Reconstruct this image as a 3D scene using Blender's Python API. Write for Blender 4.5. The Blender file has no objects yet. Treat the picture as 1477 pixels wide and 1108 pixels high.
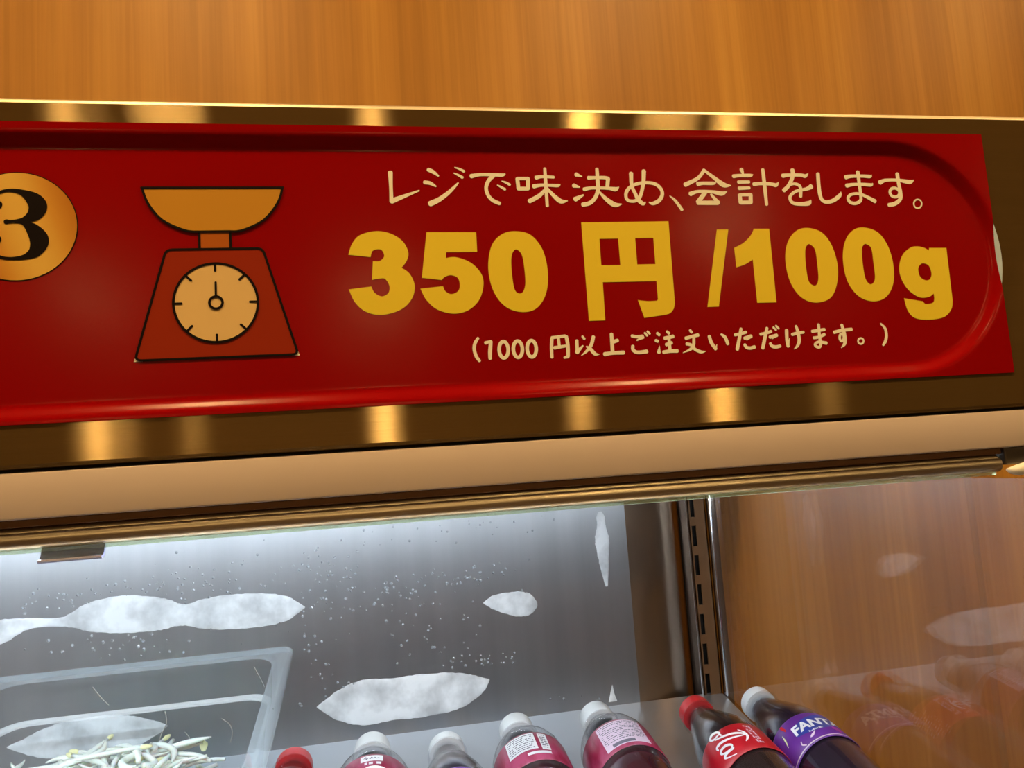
import bpy, bmesh, math, random
from mathutils import Vector, Matrix
random.seed(7)
SC = bpy.context.scene
COL = SC.collection

# ------------------------------------------------------------------ camera
def camera():
    yaw, pitch, roll = (math.radians(a) for a in (10.634, 6.105, 3.957))
    cy, sy, cp, sp = math.cos(yaw), math.sin(yaw), math.cos(pitch), math.sin(pitch)
    fwd = Vector((sy * cp, cy * cp, sp)); r = Vector((cy, -sy, 0)); d = fwd.cross(r)
    right = r * math.cos(roll) + d * math.sin(roll)
    down = d * math.cos(roll) - r * math.sin(roll)
    cam = bpy.data.cameras.new('camera'); o = bpy.data.objects.new('camera', cam); COL.objects.link(o)
    cam.sensor_width = 36.0; cam.lens = 36.0 * 1100 / 1477; cam.clip_start = 0.02
    m = Matrix((right, -down, -fwd)).transposed().to_4x4(); m.translation = Vector((0, -0.4, 1.5))
    o.matrix_world = m
    SC.camera = o
camera()

# ------------------------------------------------------------------ world, exposure
SC.view_settings.view_transform = 'Standard'; SC.view_settings.look = 'None'
SC.view_settings.gamma = 1.0; SC.view_settings.exposure = 0.0; SC.view_settings.use_curve_mapping = False
w = bpy.data.worlds.new('world'); SC.world = w; w.use_nodes = True
w.node_tree.nodes['Background'].inputs[0].default_value = (0.9, 0.62, 0.36, 1)
w.node_tree.nodes['Background'].inputs[1].default_value = 0.05
WARM = (1.0, 0.62, 0.25)
COLD = (0.76, 0.89, 1.0)
# (x, y, strength, radius) of the round ceiling lamps of the shop
LAMPS = [(-1.75, -4.8, 1150, .05), (-1.9, -5.9, 420, .05), (-1.35, -5.7, 300, .05), (0.10, -5.2, 1500, .055), (0.75, -1.9, 380, .04),
         (2.0, -3.5, 800, .05), (4.0, -5.6, 360, .05), (3.5, -2.6, 620, .04),
         (-1.3, -.42, 320, .07), (-.35, -.45, 330, .07), (.65, -.45, 320, .07), (1.7, -.42, 230, .07)]
CEIL = 2.8

# ------------------------------------------------------------------ materials
MATS = {}
def mat(name, col=(.8, .8, .8), rough=.5, metal=0.0, **kw):
    m = bpy.data.materials.new(name); m.use_nodes = True
    b = m.node_tree.nodes['Principled BSDF']
    b.inputs['Base Color'].default_value = (*col, 1); b.inputs['Roughness'].default_value = rough; b.inputs['Metallic'].default_value = metal
    for k, v in kw.items(): b.inputs[k.replace('_', ' ')].default_value = v
    MATS[name] = m
    return m
def N(m, t, **kw):
    n = m.node_tree.nodes.new(t)
    for k, v in kw.items(): setattr(n, k, v)
    return n
def L(m, a, b): m.node_tree.links.new(a, b)
def bsdf(m): return m.node_tree.nodes['Principled BSDF']
def noise(m, scale, mapscale=(1, 1, 1), detail=3.0, rough=.5, coord='Object'):
    tc = N(m, 'ShaderNodeTexCoord'); mp = N(m, 'ShaderNodeMapping'); nz = N(m, 'ShaderNodeTexNoise')
    mp.inputs['Scale'].default_value = mapscale
    nz.inputs['Scale'].default_value = scale; nz.inputs['Detail'].default_value = detail; nz.inputs['Roughness'].default_value = rough
    L(m, tc.outputs[coord], mp.inputs['Vector']); L(m, mp.outputs['Vector'], nz.inputs['Vector'])
    return nz.outputs['Fac']
def ramp(m, fac, stops):
    r = N(m, 'ShaderNodeValToRGB'); e = r.color_ramp.elements
    while len(e) < len(stops): e.new(0.5)
    for el, (p, c) in zip(e, stops): el.position = p; el.color = (*c, 1)
    L(m, fac, r.inputs['Fac']); return r.outputs['Color']
def bump(m, fac, strength, dist=.001):
    b = N(m, 'ShaderNodeBump'); b.inputs['Strength'].default_value = strength; b.inputs['Distance'].default_value = dist
    L(m, fac, b.inputs['Height']); L(m, b.outputs['Normal'], bsdf(m).inputs['Normal'])
def mixc(m, fac, a, b, mode='MIX'):
    x = N(m, 'ShaderNodeMix', data_type='RGBA', blend_type=mode)
    if isinstance(fac, float): x.inputs[0].default_value = fac
    else: L(m, fac, x.inputs[0])
    for s, v in ((6, a), (7, b)):
        if isinstance(v, tuple): x.inputs[s].default_value = (*v, 1)
        else: L(m, v, x.inputs[s])
    return x.outputs[2]

def wood(name, base_scale=1.0):
    m = mat(name, rough=.42); bsdf(m).inputs['Specular IOR Level'].default_value = .25
    f1 = noise(m, 9, (3.2, 3.2, .10), 5, .6); f2 = noise(m, 60, (3, 3, .03), 4, .6); f3 = noise(m, 3, (2.4, 2.4, .05), 2)
    c1 = ramp(m, f1, [(.30, (.40, .192, .031)), (.5, (.48, .236, .040)), (.72, (.57, .300, .058))])
    c2 = ramp(m, f2, [(.35, (.80, .78, .74)), (.6, (1, 1, 1))])
    c3 = ramp(m, f3, [(.35, (.86, .82, .78)), (.6, (1, 1, 1))])
    x = mixc(m, 1.0, mixc(m, .55, c1, c2, 'MULTIPLY'), c3, 'MULTIPLY')
    L(m, x, bsdf(m).inputs['Base Color']); bump(m, f2, .08)
    return m
wood('wood_laminate')
def brushed(name, col, rough, aniso, along, bscale=(1, 1, 1), bstr=.05):
    m = mat(name, col, rough, 1.0)
    b = bsdf(m); b.inputs['Anisotropic'].default_value = aniso
    t = N(m, 'ShaderNodeTangent', direction_type='UV_MAP', uv_map='UVMap'); L(m, t.outputs['Tangent'], b.inputs['Tangent'])
    f = noise(m, 700, bscale, 2); bump(m, f, bstr, .0004)
    f2 = noise(m, 40, bscale, 4)
    c = ramp(m, f2, [(.3, tuple(v * .88 for v in col)), (.7, col)]); L(m, c, b.inputs['Base Color'])
    return m
m = bpy.data.materials.new('fascia_steel'); m.use_nodes = True; m.node_tree.nodes.clear(); MATS['fascia_steel'] = m
out = N(m, 'ShaderNodeOutputMaterial'); gl = N(m, 'ShaderNodeBsdfAnisotropic', distribution='BECKMANN')
gl.inputs['Roughness'].default_value = .200; gl.inputs['Anisotropy'].default_value = -.81
t = N(m, 'ShaderNodeTangent', direction_type='UV_MAP', uv_map='UVMap'); L(m, t.outputs['Tangent'], gl.inputs['Tangent'])
bp = N(m, 'ShaderNodeBump'); bp.inputs['Strength'].default_value = .10; bp.inputs['Distance'].default_value = .0004
L(m, noise(m, 700, (.04, 1, 1), 2), bp.inputs['Height']); L(m, bp.outputs['Normal'], gl.inputs['Normal'])
L(m, ramp(m, noise(m, 60, (.04, 1, 1), 4), [(.3, (.42, .32, .15)), (.7, (.52, .40, .20))]), gl.inputs['Color'])
df = N(m, 'ShaderNodeBsdfDiffuse'); df.inputs[0].default_value = (.40, .25, .085, 1); mx = N(m, 'ShaderNodeMixShader'); mx.inputs[0].default_value = .17
L(m, gl.outputs[0], mx.inputs[1]); L(m, df.outputs[0], mx.inputs[2]); L(m, mx.outputs[0], out.inputs[0])
brushed('panel_steel', (.49, .50, .52), .42, .5, 'x', (1, 1, .04), .05)
mat('shelf_steel', (.62, .64, .67), .34, .85)
mat('rail_steel', (.66, .60, .48), .33, 1.0)
mat('edge_steel', (.62, .52, .38), .45, .75)
mat('dark_steel', (.16, .14, .12), .4, .8)
mat('post_steel', (.17, .08, .03), .5, .4)
brushed('warm_reflection_steel', (.33, .24, .17), .34, .8, 'z', (1, 1, .04), .03)  # brown tint stands in for the warm room mirrored in the corner
mat('trim_chrome', (.72, .72, .74), .16, 1.0)
m = mat('beige_paint', (.63, .54, .51), .38); f = noise(m, 60, (.1, 1, 1), 3); L(m, ramp(m, f, [(.3, (.615, .528, .498)), (.7, (.64, .55, .52))]), bsdf(m).inputs['Base Color'])
mat('shade_black', (.012, .011, .010), .6)  # near-black for shade painted into the canopy gap and upright slots
m = mat('sheet_red', (.27, .0012, .0012), .20); bsdf(m).inputs['Specular IOR Level'].default_value = .10
f = noise(m, 14, (1, 1, 1), 2); bump(m, f, .12, .003)
mat('ink_cream', (.96, .95, .84), .42)
mat('ink_yellow', (.86, .70, .05), .36)
mat('ink_black', (.006, .003, .003), .42)
mat('ink_orange', (.58, .29, .03), .42)
mat('ink_deep_orange', (.45, .12, .012), .42)
mat('ink_red_orange', (.30, .024, .004), .42)
mat('ink_dial', (.79, .57, .25), .42)
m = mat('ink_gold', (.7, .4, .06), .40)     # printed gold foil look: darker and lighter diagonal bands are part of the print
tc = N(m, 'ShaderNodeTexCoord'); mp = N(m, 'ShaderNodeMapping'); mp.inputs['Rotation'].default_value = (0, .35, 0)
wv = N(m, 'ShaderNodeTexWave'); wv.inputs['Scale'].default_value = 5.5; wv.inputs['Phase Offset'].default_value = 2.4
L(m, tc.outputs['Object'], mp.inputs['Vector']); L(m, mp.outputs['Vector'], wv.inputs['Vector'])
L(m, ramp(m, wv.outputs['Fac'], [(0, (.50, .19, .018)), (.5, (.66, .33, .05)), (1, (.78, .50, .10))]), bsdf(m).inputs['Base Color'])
mat('white_plastic', (.80, .80, .78), .4)
mat('cap_white', (.88, .90, .90), .34)
mat('cap_red', (.60, .018, .022), .34)
mat('cola_liquid', (.018, .006, .006), .05, Coat_Weight=.6)
mat('grape_liquid', (.016, .006, .020), .05, Coat_Weight=.6)
mat('berry_liquid', (.050, .004, .010), .05, Coat_Weight=.6)
m = mat('label_red', (.43, .007, .016), .28)
m = mat('label_purple', (.13, .025, .26), .28)
m = mat('label_blue', (.03, .05, .30), .3)
m = mat('label_magenta', (.38, .022, .075), .30)
f = noise(m, 90, (1, 1, .4), 4); L(m, ramp(m, f, [(.4, (.22, .008, .036)), (.62, (.36, .055, .12))]), bsdf(m).inputs['Base Color'])
mat('label_white', (.78, .79, .80), .35)
mat('label_pink', (.76, .60, .72), .35)
mat('ink_grey', (.17, .15, .19), .5)
mat('ink_white', (.88, .87, .88), .4)
mat('ink_grape', (.34, .03, .30), .4)
mat('sprout_white', (.84, .85, .78), .35, Subsurface_Weight=.2)
mat('root_grey', (.42, .40, .36), .5)
mat('sprout_yellow', (.72, .72, .40), .45)
mat('clip_plastic', (.32, .33, .52), .25)
mat('ceiling_white', (.30, .21, .13), .8)
mat('floor_tile', (.09, .06, .04), .5)
mat('room_wall', (.10, .055, .025), .7)
mat('cabinet_beige', (.5, .42, .32), .5)
def emis(name, col, strength):
    m = mat(name, (0, 0, 0), .5); b = bsdf(m)
    b.inputs['Emission Color'].default_value = (*col, 1); b.inputs['Emission Strength'].default_value = strength
    return m
def clear(name, tint, refl_rough, haze, hazecol, ior=1.5, boost=1.0):
    """clear pane: light passes, both faces mirror by Fresnel, a little pale haze mixed in"""
    m = bpy.data.materials.new(name); m.use_nodes = True; nt = m.node_tree; nt.nodes.clear()
    out = N(m, 'ShaderNodeOutputMaterial'); tr = N(m, 'ShaderNodeBsdfTransparent'); gl = N(m, 'ShaderNodeBsdfGlossy'); df = N(m, 'ShaderNodeBsdfDiffuse')
    lw = N(m, 'ShaderNodeLayerWeight'); lw.inputs['Blend'].default_value = .5
    pw_ = N(m, 'ShaderNodeMath', operation='POWER'); pw_.inputs[1].default_value = 5; L(m, lw.outputs['Facing'], pw_.inputs[0])
    f0 = ((ior - 1) / (ior + 1)) ** 2
    fr = N(m, 'ShaderNodeMath', operation='MULTIPLY_ADD'); fr.inputs[1].default_value = 1 - f0; fr.inputs[2].default_value = f0; L(m, pw_.outputs[0], fr.inputs[0])
    tr.inputs[0].default_value = (*tint, 1); gl.inputs['Roughness'].default_value = refl_rough; df.inputs[0].default_value = (*hazecol, 1)
    a = N(m, 'ShaderNodeMixShader'); a.inputs[0].default_value = haze; L(m, tr.outputs[0], a.inputs[1]); L(m, df.outputs[0], a.inputs[2])
    b = N(m, 'ShaderNodeMixShader'); L(m, fr.outputs[0], b.inputs[0]); L(m, a.outputs[0], b.inputs[1]); L(m, gl.outputs[0], b.inputs[2])
    L(m, b.outputs[0], out.inputs[0]); MATS[name] = m
    return m
clear('end_glass', (.97, .98, .97), .01, .014, (.8, .8, .8), 1.95)  # pale haze put in to lift the pane like a reflection
clear('glass_strip', (.86, .93, .80), .06, .25, (.80, .85, .62))
clear('pan_clear', (.90, .93, .94), .10, .045, (.80, .88, .92), 1.45)
clear('pan_rim', (.88, .92, .94), .10, .26, (.78, .86, .92), 1.5)
clear('pan_ledge_bright', (.88, .92, .94), .14, .60, (.90, .95, .97), 1.5)  # same clear plastic, whitened to paint the bright line along the ledge
clear('pet', (.96, .96, .97), .02, .006, (.85, .87, .90), 1.5)
m = clear('blister_film', (1, 1, 1), .25, .8, (.94, .96, .98), 1.35)
hz = [n for n in m.node_tree.nodes if n.type == 'MIX_SHADER'][0]
f = noise(m, 26, (1, 1, 1), 4, .55); mr = N(m, 'ShaderNodeMapRange'); mr.inputs[1].default_value = .36; mr.inputs[2].default_value = .60; mr.inputs[3].default_value = .58; mr.inputs[4].default_value = .99
L(m, f, mr.inputs[0]); L(m, mr.outputs[0], hz.inputs[0])
clear('water', (.95, .97, .98), .05, .35, (.92, .96, 1), 1.6)

emis('lightbox', (.80, .90, 1.0), 1.05)      # backlit acrylic of the sign box behind the sheet

for k_, m_ in MATS.items():
    if k_.startswith('ink_'): bsdf(m_).inputs['Specular IOR Level'].default_value = .12
# ------------------------------------------------------------------ mesh helpers
def obj(name, verts, faces, material, parent=None, smooth=False, uv=None):
    me = bpy.data.meshes.new(name); me.from_pydata([tuple(v) for v in verts], [], faces); me.update()
    if smooth: me.polygons.foreach_set('use_smooth', [True] * len(me.polygons))
    me.materials.append(MATS[material])
    if uv:
        ul = me.uv_layers.new(name='UVMap')
        for lp in me.loops: ul.data[lp.index].uv = uv(me.vertices[lp.vertex_index].co)
    o = bpy.data.objects.new(name, me); COL.objects.link(o); o.parent = parent
    return o
class MB:
    def __init__(s): s.v = []; s.f = []
    def add(s, v, f):
        b = len(s.v); s.v += [tuple(p) for p in v]; s.f += [tuple(i + b for i in q) for q in f]; return s
    def box(s, x0, x1, y0, y1, z0, z1):
        v = [(x, y, z) for x in (x0, x1) for y in (y0, y1) for z in (z0, z1)]
        return s.add(v, [(0, 1, 3, 2), (4, 6, 7, 5), (0, 4, 5, 1), (2, 3, 7, 6), (0, 2, 6, 4), (1, 5, 7, 3)])
    def bbox(s, x0, x1, y0, y1, z0, z1, b):
        bm = bmesh.new(); bmesh.ops.create_cube(bm, size=1)
        for q in bm.verts: q.co = ((x0 + x1) / 2 + q.co.x * (x1 - x0), (y0 + y1) / 2 + q.co.y * (y1 - y0), (z0 + z1) / 2 + q.co.z * (z1 - z0))
        bmesh.ops.bevel(bm, geom=bm.edges[:], offset=b, segments=3, affect='EDGES', profile=.5)
        return s.bm(bm)
    def bm(s, bm):
        bm.verts.index_update(); s.add([q.co.copy() for q in bm.verts], [[q.index for q in f.verts] for f in bm.faces]); bm.free(); return s
    def lathe(s, prof, n=40, cap=True):
        b = len(s.v)
        for (r, z) in prof:
            for i in range(n):
                a = 2 * math.pi * i / n; s.v.append((r * math.sin(a), -r * math.cos(a), z))
        for k in range(len(prof) - 1):
            for i in range(n):
                j = (i + 1) % n; s.f.append((b + k * n + i, b + k * n + j, b + (k + 1) * n + j, b + (k + 1) * n + i))
        if cap:
            s.f.append(tuple(b + i for i in range(n))[::-1]); s.f.append(tuple(b + (len(prof) - 1) * n + i for i in range(n)))
        return s
    def tube(s, pts, rad, n=8):
        pts = [Vector(p) for p in pts]; b = len(s.v); up = Vector((.13, .31, .94))
        for i, p in enumerate(pts):
            t = (pts[min(i + 1, len(pts) - 1)] - pts[max(i - 1, 0)]).normalized(); a = t.cross(up)
            if a.length < 1e-4: a = t.orthogonal()
            a.normalize(); c = t.cross(a); r = rad[i] if isinstance(rad, (list, tuple)) else rad
            for k in range(n):
                th = 2 * math.pi * k / n; s.v.append(tuple(p + (a * math.cos(th) + c * math.sin(th)) * r))
        for i in range(len(pts) - 1):
            for k in range(n):
                j = (k + 1) % n; s.f.append((b + i * n + k, b + i * n + j, b + (i + 1) * n + j, b + (i + 1) * n + k))
        s.f.append(tuple(b + k for k in range(n))[::-1]); s.f.append(tuple(b + (len(pts) - 1) * n + k for k in range(n)))
        return s
    def build(s, name, material, parent=None, smooth=False, uv=None): return obj(name, s.v, s.f, material, parent, smooth, uv)
def empty(name, loc, label, cat, group=None):
    o = bpy.data.objects.new(name, None); COL.objects.link(o); o.location = loc; o.empty_display_size = .05
    return tag(o, label, cat, group)
def tag(o, label, cat, group=None):
    o['label'] = label; o['category'] = cat
    if group: o['group'] = group
    return o
def struct(o): o['kind'] = 'structure'; return o
def autosmooth(o, ang=40):
    me = o.data; me.polygons.foreach_set('use_smooth', [True] * len(me.polygons)); me.set_sharp_from_angle(angle=math.radians(ang)); return o
def catmull(p, closed=False, sub=6):
    n = len(p); out = []
    if n == 2 and not closed: return [tuple(p[0][k] + (p[1][k] - p[0][k]) * t / 3 for k in range(len(p[0]))) for t in range(4)]
    for i in range(n if closed else n - 1):
        if closed: a, b, c, d = p[(i - 1) % n], p[i], p[(i + 1) % n], p[(i + 2) % n]
        else: a, b, c, d = p[max(i - 1, 0)], p[i], p[i + 1], p[min(i + 2, n - 1)]
        for s in range(sub):
            t = s / sub
            out.append(tuple(.5 * (2 * b[k] + (c[k] - a[k]) * t + (2 * a[k] - 5 * b[k] + 4 * c[k] - d[k]) * t * t + (3 * b[k] - a[k] - 3 * c[k] + d[k]) * t ** 3) for k in range(len(b))))
    if not closed: out.append(tuple(p[-1]))
    return out
def ribbon(pts, closed=False, sub=6):
    """brush stroke: (x, y, full width) control points -> flat 2D verts and faces with rounded ends"""
    q = catmull(pts, closed, sub); n = len(q); v = []; f = []
    for i in range(n):
        a = q[(i - 1) % n] if closed else q[max(i - 1, 0)]; b = q[(i + 1) % n] if closed else q[min(i + 1, n - 1)]
        dx, dy = b[0] - a[0], b[1] - a[1]; l = math.hypot(dx, dy) or 1; h = max(q[i][2], 1e-6) / 2
        v += [(q[i][0] - dy / l * h, q[i][1] + dx / l * h), (q[i][0] + dy / l * h, q[i][1] - dx / l * h)]
    for i in range(n if closed else n - 1):
        j = (i + 1) % n; f.append((2 * i, 2 * i + 1, 2 * j + 1, 2 * j))
    if not closed:
        for e, o_ in ((0, 1), (n - 1, n - 2)):
            dx, dy = q[e][0] - q[o_][0], q[e][1] - q[o_][1]; l = math.hypot(dx, dy) or 1; dx /= l; dy /= l; h = max(q[e][2], 1e-6) / 2
            b = len(v); m_ = 7
            for k in range(m_ + 1):
                t = -math.pi / 2 + math.pi * k / m_
                v.append((q[e][0] + h * (math.cos(t) * dx * .8 - math.sin(t) * dy), q[e][1] + h * (math.cos(t) * dy * .8 + math.sin(t) * dx)))
            f.append(tuple(range(b, b + m_ + 1)))
    return v, f
def strokes(data):
    for st in data.split('|'):
        c = st.startswith('o'); yield [tuple(float(x) for x in t.split(',')) for t in st.lstrip('o').split()], c
def outline(loop):
    """control points with a trailing c are corners; the rest are smooth"""
    p = [(*(float(x) for x in t.rstrip('c').split(',')), t.endswith('c')) for t in loop.split()]
    ci = [i for i, q in enumerate(p) if q[2]]; n = len(p)
    if not ci: return catmull([q[:2] for q in p], True, 8)
    out = []
    for k, i in enumerate(ci):
        j = ci[(k + 1) % len(ci)]; j = j if j > i else j + n
        seg = [p[m_ % n][:2] for m_ in range(i, j + 1)]
        out += [seg[0]] if len(seg) == 2 else catmull(seg, False, 6)[:-1]
    return out
def fill(loops):
    bm = bmesh.new(); ed = []
    for lp in loops:
        vs = [bm.verts.new((x, y, 0)) for x, y in lp]; ed += [bm.edges.new((vs[i], vs[(i + 1) % len(vs)])) for i in range(len(vs))]
    bmesh.ops.triangle_fill(bm, edges=ed, use_beauty=True, use_dissolve=False, normal=(0, 0, 1))
    bm.verts.index_update(); v = [(q.co.x, q.co.y) for q in bm.verts]; f = [tuple(q.index for q in fc.verts) for fc in bm.faces]; bm.free()
    return v, f
def flat(name, parts, material, parent, y):
    """2D pieces in mm on the sign -> one printed mesh standing in the XZ plane at depth y"""
    mb = MB()
    for k, (v, f) in enumerate(parts): mb.add([(a * .001, y - (k % 14) * 6e-6 - i_ * 2.5e-7, 1.5 + b * .001) for i_, (a, b) in enumerate(v)], f)
    o = mb.build(name, material, parent)
    bm = bmesh.new(); bm.from_mesh(o.data)
    for fc in bm.faces:
        fc.normal_update()
        if fc.normal.y > 0: fc.normal_flip()
    bm.to_mesh(o.data); bm.free()
    return o
def ellipse(cx, cy, rx, ry, n=64): return [(cx + rx * math.cos(2 * math.pi * i / n), cy + ry * math.sin(2 * math.pi * i / n)) for i in range(n)]

# ------------------------------------------------------------------ lettering data (mm on the sign, z measured from 1.5 m)
TITLE = "16.63,162.50,2.59 16.58,154.55,1.97 16.45,146.10,2.17|16.57,146.37,2.84 23.79,149.24,1.97 31.60,152.25,0.84|37.39,164.06,2.21 39.90,162.83,2.11 42.61,160.53,0.95|34.93,156.93,2.20 37.99,156.40,2.00 40.87,154.63,0.95|37.33,144.83,3.03 42.08,147.05,2.62 46.94,150.50,2.21 50.78,153.98,1.59 53.28,156.56,0.85|51.99,165.40,0.64 54.30,164.65,1.17 56.83,163.25,1.60|51.28,162.16,0.64 53.56,161.08,1.28 55.82,159.68,1.60|60.85,160.45,2.46 65.38,161.27,1.82 72.79,161.28,1.83 78.10,161.13,1.94 79.86,161.79,0.76|73.29,160.74,2.26 70.45,158.02,2.15 68.71,153.96,2.03 69.39,149.90,2.03 71.82,146.65,2.14 75.66,144.74,2.04|77.86,157.59,0.65 79.94,156.83,1.30 82.10,155.52,1.51|75.15,155.30,0.65 77.10,154.22,1.29 79.24,152.86,1.51|86.69,158.96,2.17 86.93,153.28,2.17|86.59,159.12,1.85 92.89,159.13,1.85|92.73,159.13,2.29 92.31,153.27,2.28|86.82,153.28,2.17 92.31,153.27,2.17|97.53,159.68,2.30 100.83,160.23,1.75 107.63,159.97,1.65|95.80,154.58,2.40 99.92,155.29,1.86 105.90,155.17,1.76 109.71,155.06,1.87 111.08,155.67,0.55|102.93,164.93,1.76 102.77,155.56,2.08 102.71,143.23,1.74|102.45,152.82,1.64 98.37,148.99,2.40 92.75,146.01,2.49|103.08,153.91,1.31 106.56,149.51,2.19 110.65,145.93,2.74 114.60,146.08,0.55|120.96,161.54,2.55 124.18,160.32,0.67|119.05,155.00,2.55 122.30,154.17,0.89|119.24,146.99,2.76 121.82,148.25,1.99 124.13,149.46,1.00|133.46,164.75,2.02 133.28,157.22,2.24 132.97,152.21,2.34 130.93,147.77,2.22 127.62,144.75,2.33 123.40,143.83,2.43|128.01,159.55,2.23 131.09,159.72,1.79 137.24,159.73,1.91 139.45,159.34,2.02|139.60,159.17,2.36 138.73,154.15,2.24|124.95,152.78,2.22 129.46,153.60,1.78 138.95,153.42,1.79 143.39,152.86,2.58 145.53,154.08,0.56|133.48,151.65,1.12 137.29,147.19,2.46 142.04,143.73,2.91 146.33,143.98,0.56|153.71,162.28,2.50 153.51,154.97,2.15 155.42,149.64,2.15 156.56,146.56,2.37 159.20,144.31,2.37 160.69,144.97,0.91|161.55,163.71,2.62 160.62,156.66,2.27 158.58,149.91,2.04 156.59,146.84,2.03 153.37,145.73,1.92 150.05,146.58,1.91 149.50,149.94,2.03 151.49,153.29,2.03 155.98,155.81,1.93 162.34,156.77,1.94 167.99,155.81,2.06 171.15,152.70,2.06 171.41,149.31,2.17 169.08,145.94,2.28 165.19,144.27,2.04 163.08,144.96,0.68|176.08,148.73,0.69 179.16,145.90,1.72 182.70,140.51,1.95|198.84,164.39,2.10 194.51,159.51,2.09 186.21,155.52,2.66|198.84,164.39,1.75 204.58,159.81,2.22 210.07,155.50,3.17 214.67,155.04,0.59|194.16,155.97,2.67 197.14,156.37,2.09 203.63,156.37,2.10 205.35,156.94,0.70|188.87,149.94,2.66 193.70,151.41,1.85 202.51,151.21,1.98 208.32,150.11,2.69 211.85,151.48,0.59|198.03,150.65,2.56 193.05,144.98,2.66|193.01,144.58,2.54 205.36,144.52,2.68|205.67,144.63,2.56 201.74,149.50,1.51|222.54,164.87,2.49 223.18,162.44,1.54|216.99,160.69,2.36 220.93,161.10,2.01 227.57,161.17,2.14 229.44,161.70,0.59|219.78,157.11,2.13 226.53,157.23,1.90|219.73,153.31,2.12 226.36,153.53,1.78|219.76,149.16,2.47 219.86,144.56,2.47|219.78,149.33,1.88 226.76,149.43,2.01|226.76,149.43,2.48 226.23,144.65,2.60|220.04,144.56,2.35 226.05,144.65,2.36|229.51,155.78,2.37 233.67,156.19,2.02 240.34,155.95,2.03 243.68,155.25,2.40 245.46,156.88,0.60|236.28,164.80,2.15 236.33,155.49,2.38 236.29,143.33,2.02|248.88,161.04,2.65 253.25,161.51,2.05 260.67,161.47,2.06 263.45,160.88,2.31 265.50,162.36,0.61|255.58,164.57,2.78 255.06,160.17,2.42 251.86,154.90,2.29 248.45,151.98,2.52|251.86,154.90,1.20 255.69,156.06,1.69 258.95,154.89,2.06 259.53,151.96,2.05 258.96,148.16,2.05|266.64,154.30,3.04 263.36,152.83,2.06 257.03,151.67,1.81 253.05,149.35,1.92 251.83,146.73,2.04 253.67,144.10,2.16 259.14,143.49,2.29 263.85,144.05,2.78 265.30,145.74,0.97|272.11,162.26,2.44 271.78,155.47,2.44 271.92,149.00,2.43 273.09,145.76,2.31 276.07,144.58,2.19 280.61,145.73,2.44 284.88,148.66,2.33 285.98,150.85,0.61|299.00,163.51,2.61 299.11,155.45,2.23 299.14,148.32,2.10 298.43,145.36,2.10 295.04,143.72,2.09 291.33,144.50,2.09 290.40,147.17,1.97 292.57,149.23,1.85 297.10,149.81,1.85 301.41,148.61,1.98 308.31,145.01,2.61|290.48,160.21,2.72 294.06,160.81,2.10 301.74,160.94,1.99 306.85,160.71,2.12 308.12,161.55,0.62|290.44,154.87,2.59 294.66,155.58,1.98 301.06,155.69,1.99 306.79,155.33,2.12 308.20,156.29,0.62|313.45,156.94,2.88 317.52,158.33,2.01 326.00,158.45,1.89 333.69,157.25,2.79 336.88,158.46,0.63|326.01,162.37,2.53 326.23,155.44,2.39 326.75,150.63,2.27 325.97,146.43,2.39 321.99,143.46,2.50 317.65,142.58,2.50|o325.39,149.02,1.89 324.14,148.01,1.88 322.48,147.68,1.88 320.86,148.11,1.88 319.72,149.18,1.88 319.36,150.61,1.88 319.87,152.02,1.88 321.12,153.03,1.88 322.77,153.36,1.89 324.39,152.94,1.89 325.54,151.86,1.89 325.91,150.43,1.89|o340.40,143.24,1.01 339.83,141.86,1.01 338.68,140.85,1.01 337.24,140.49,1.01 335.92,140.87,1.01 335.05,141.89,1.01 334.88,143.27,1.01 335.44,144.65,1.01 336.59,145.66,1.01 338.03,146.02,1.01 339.35,145.64,1.01 340.22,144.63,1.01"
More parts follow.
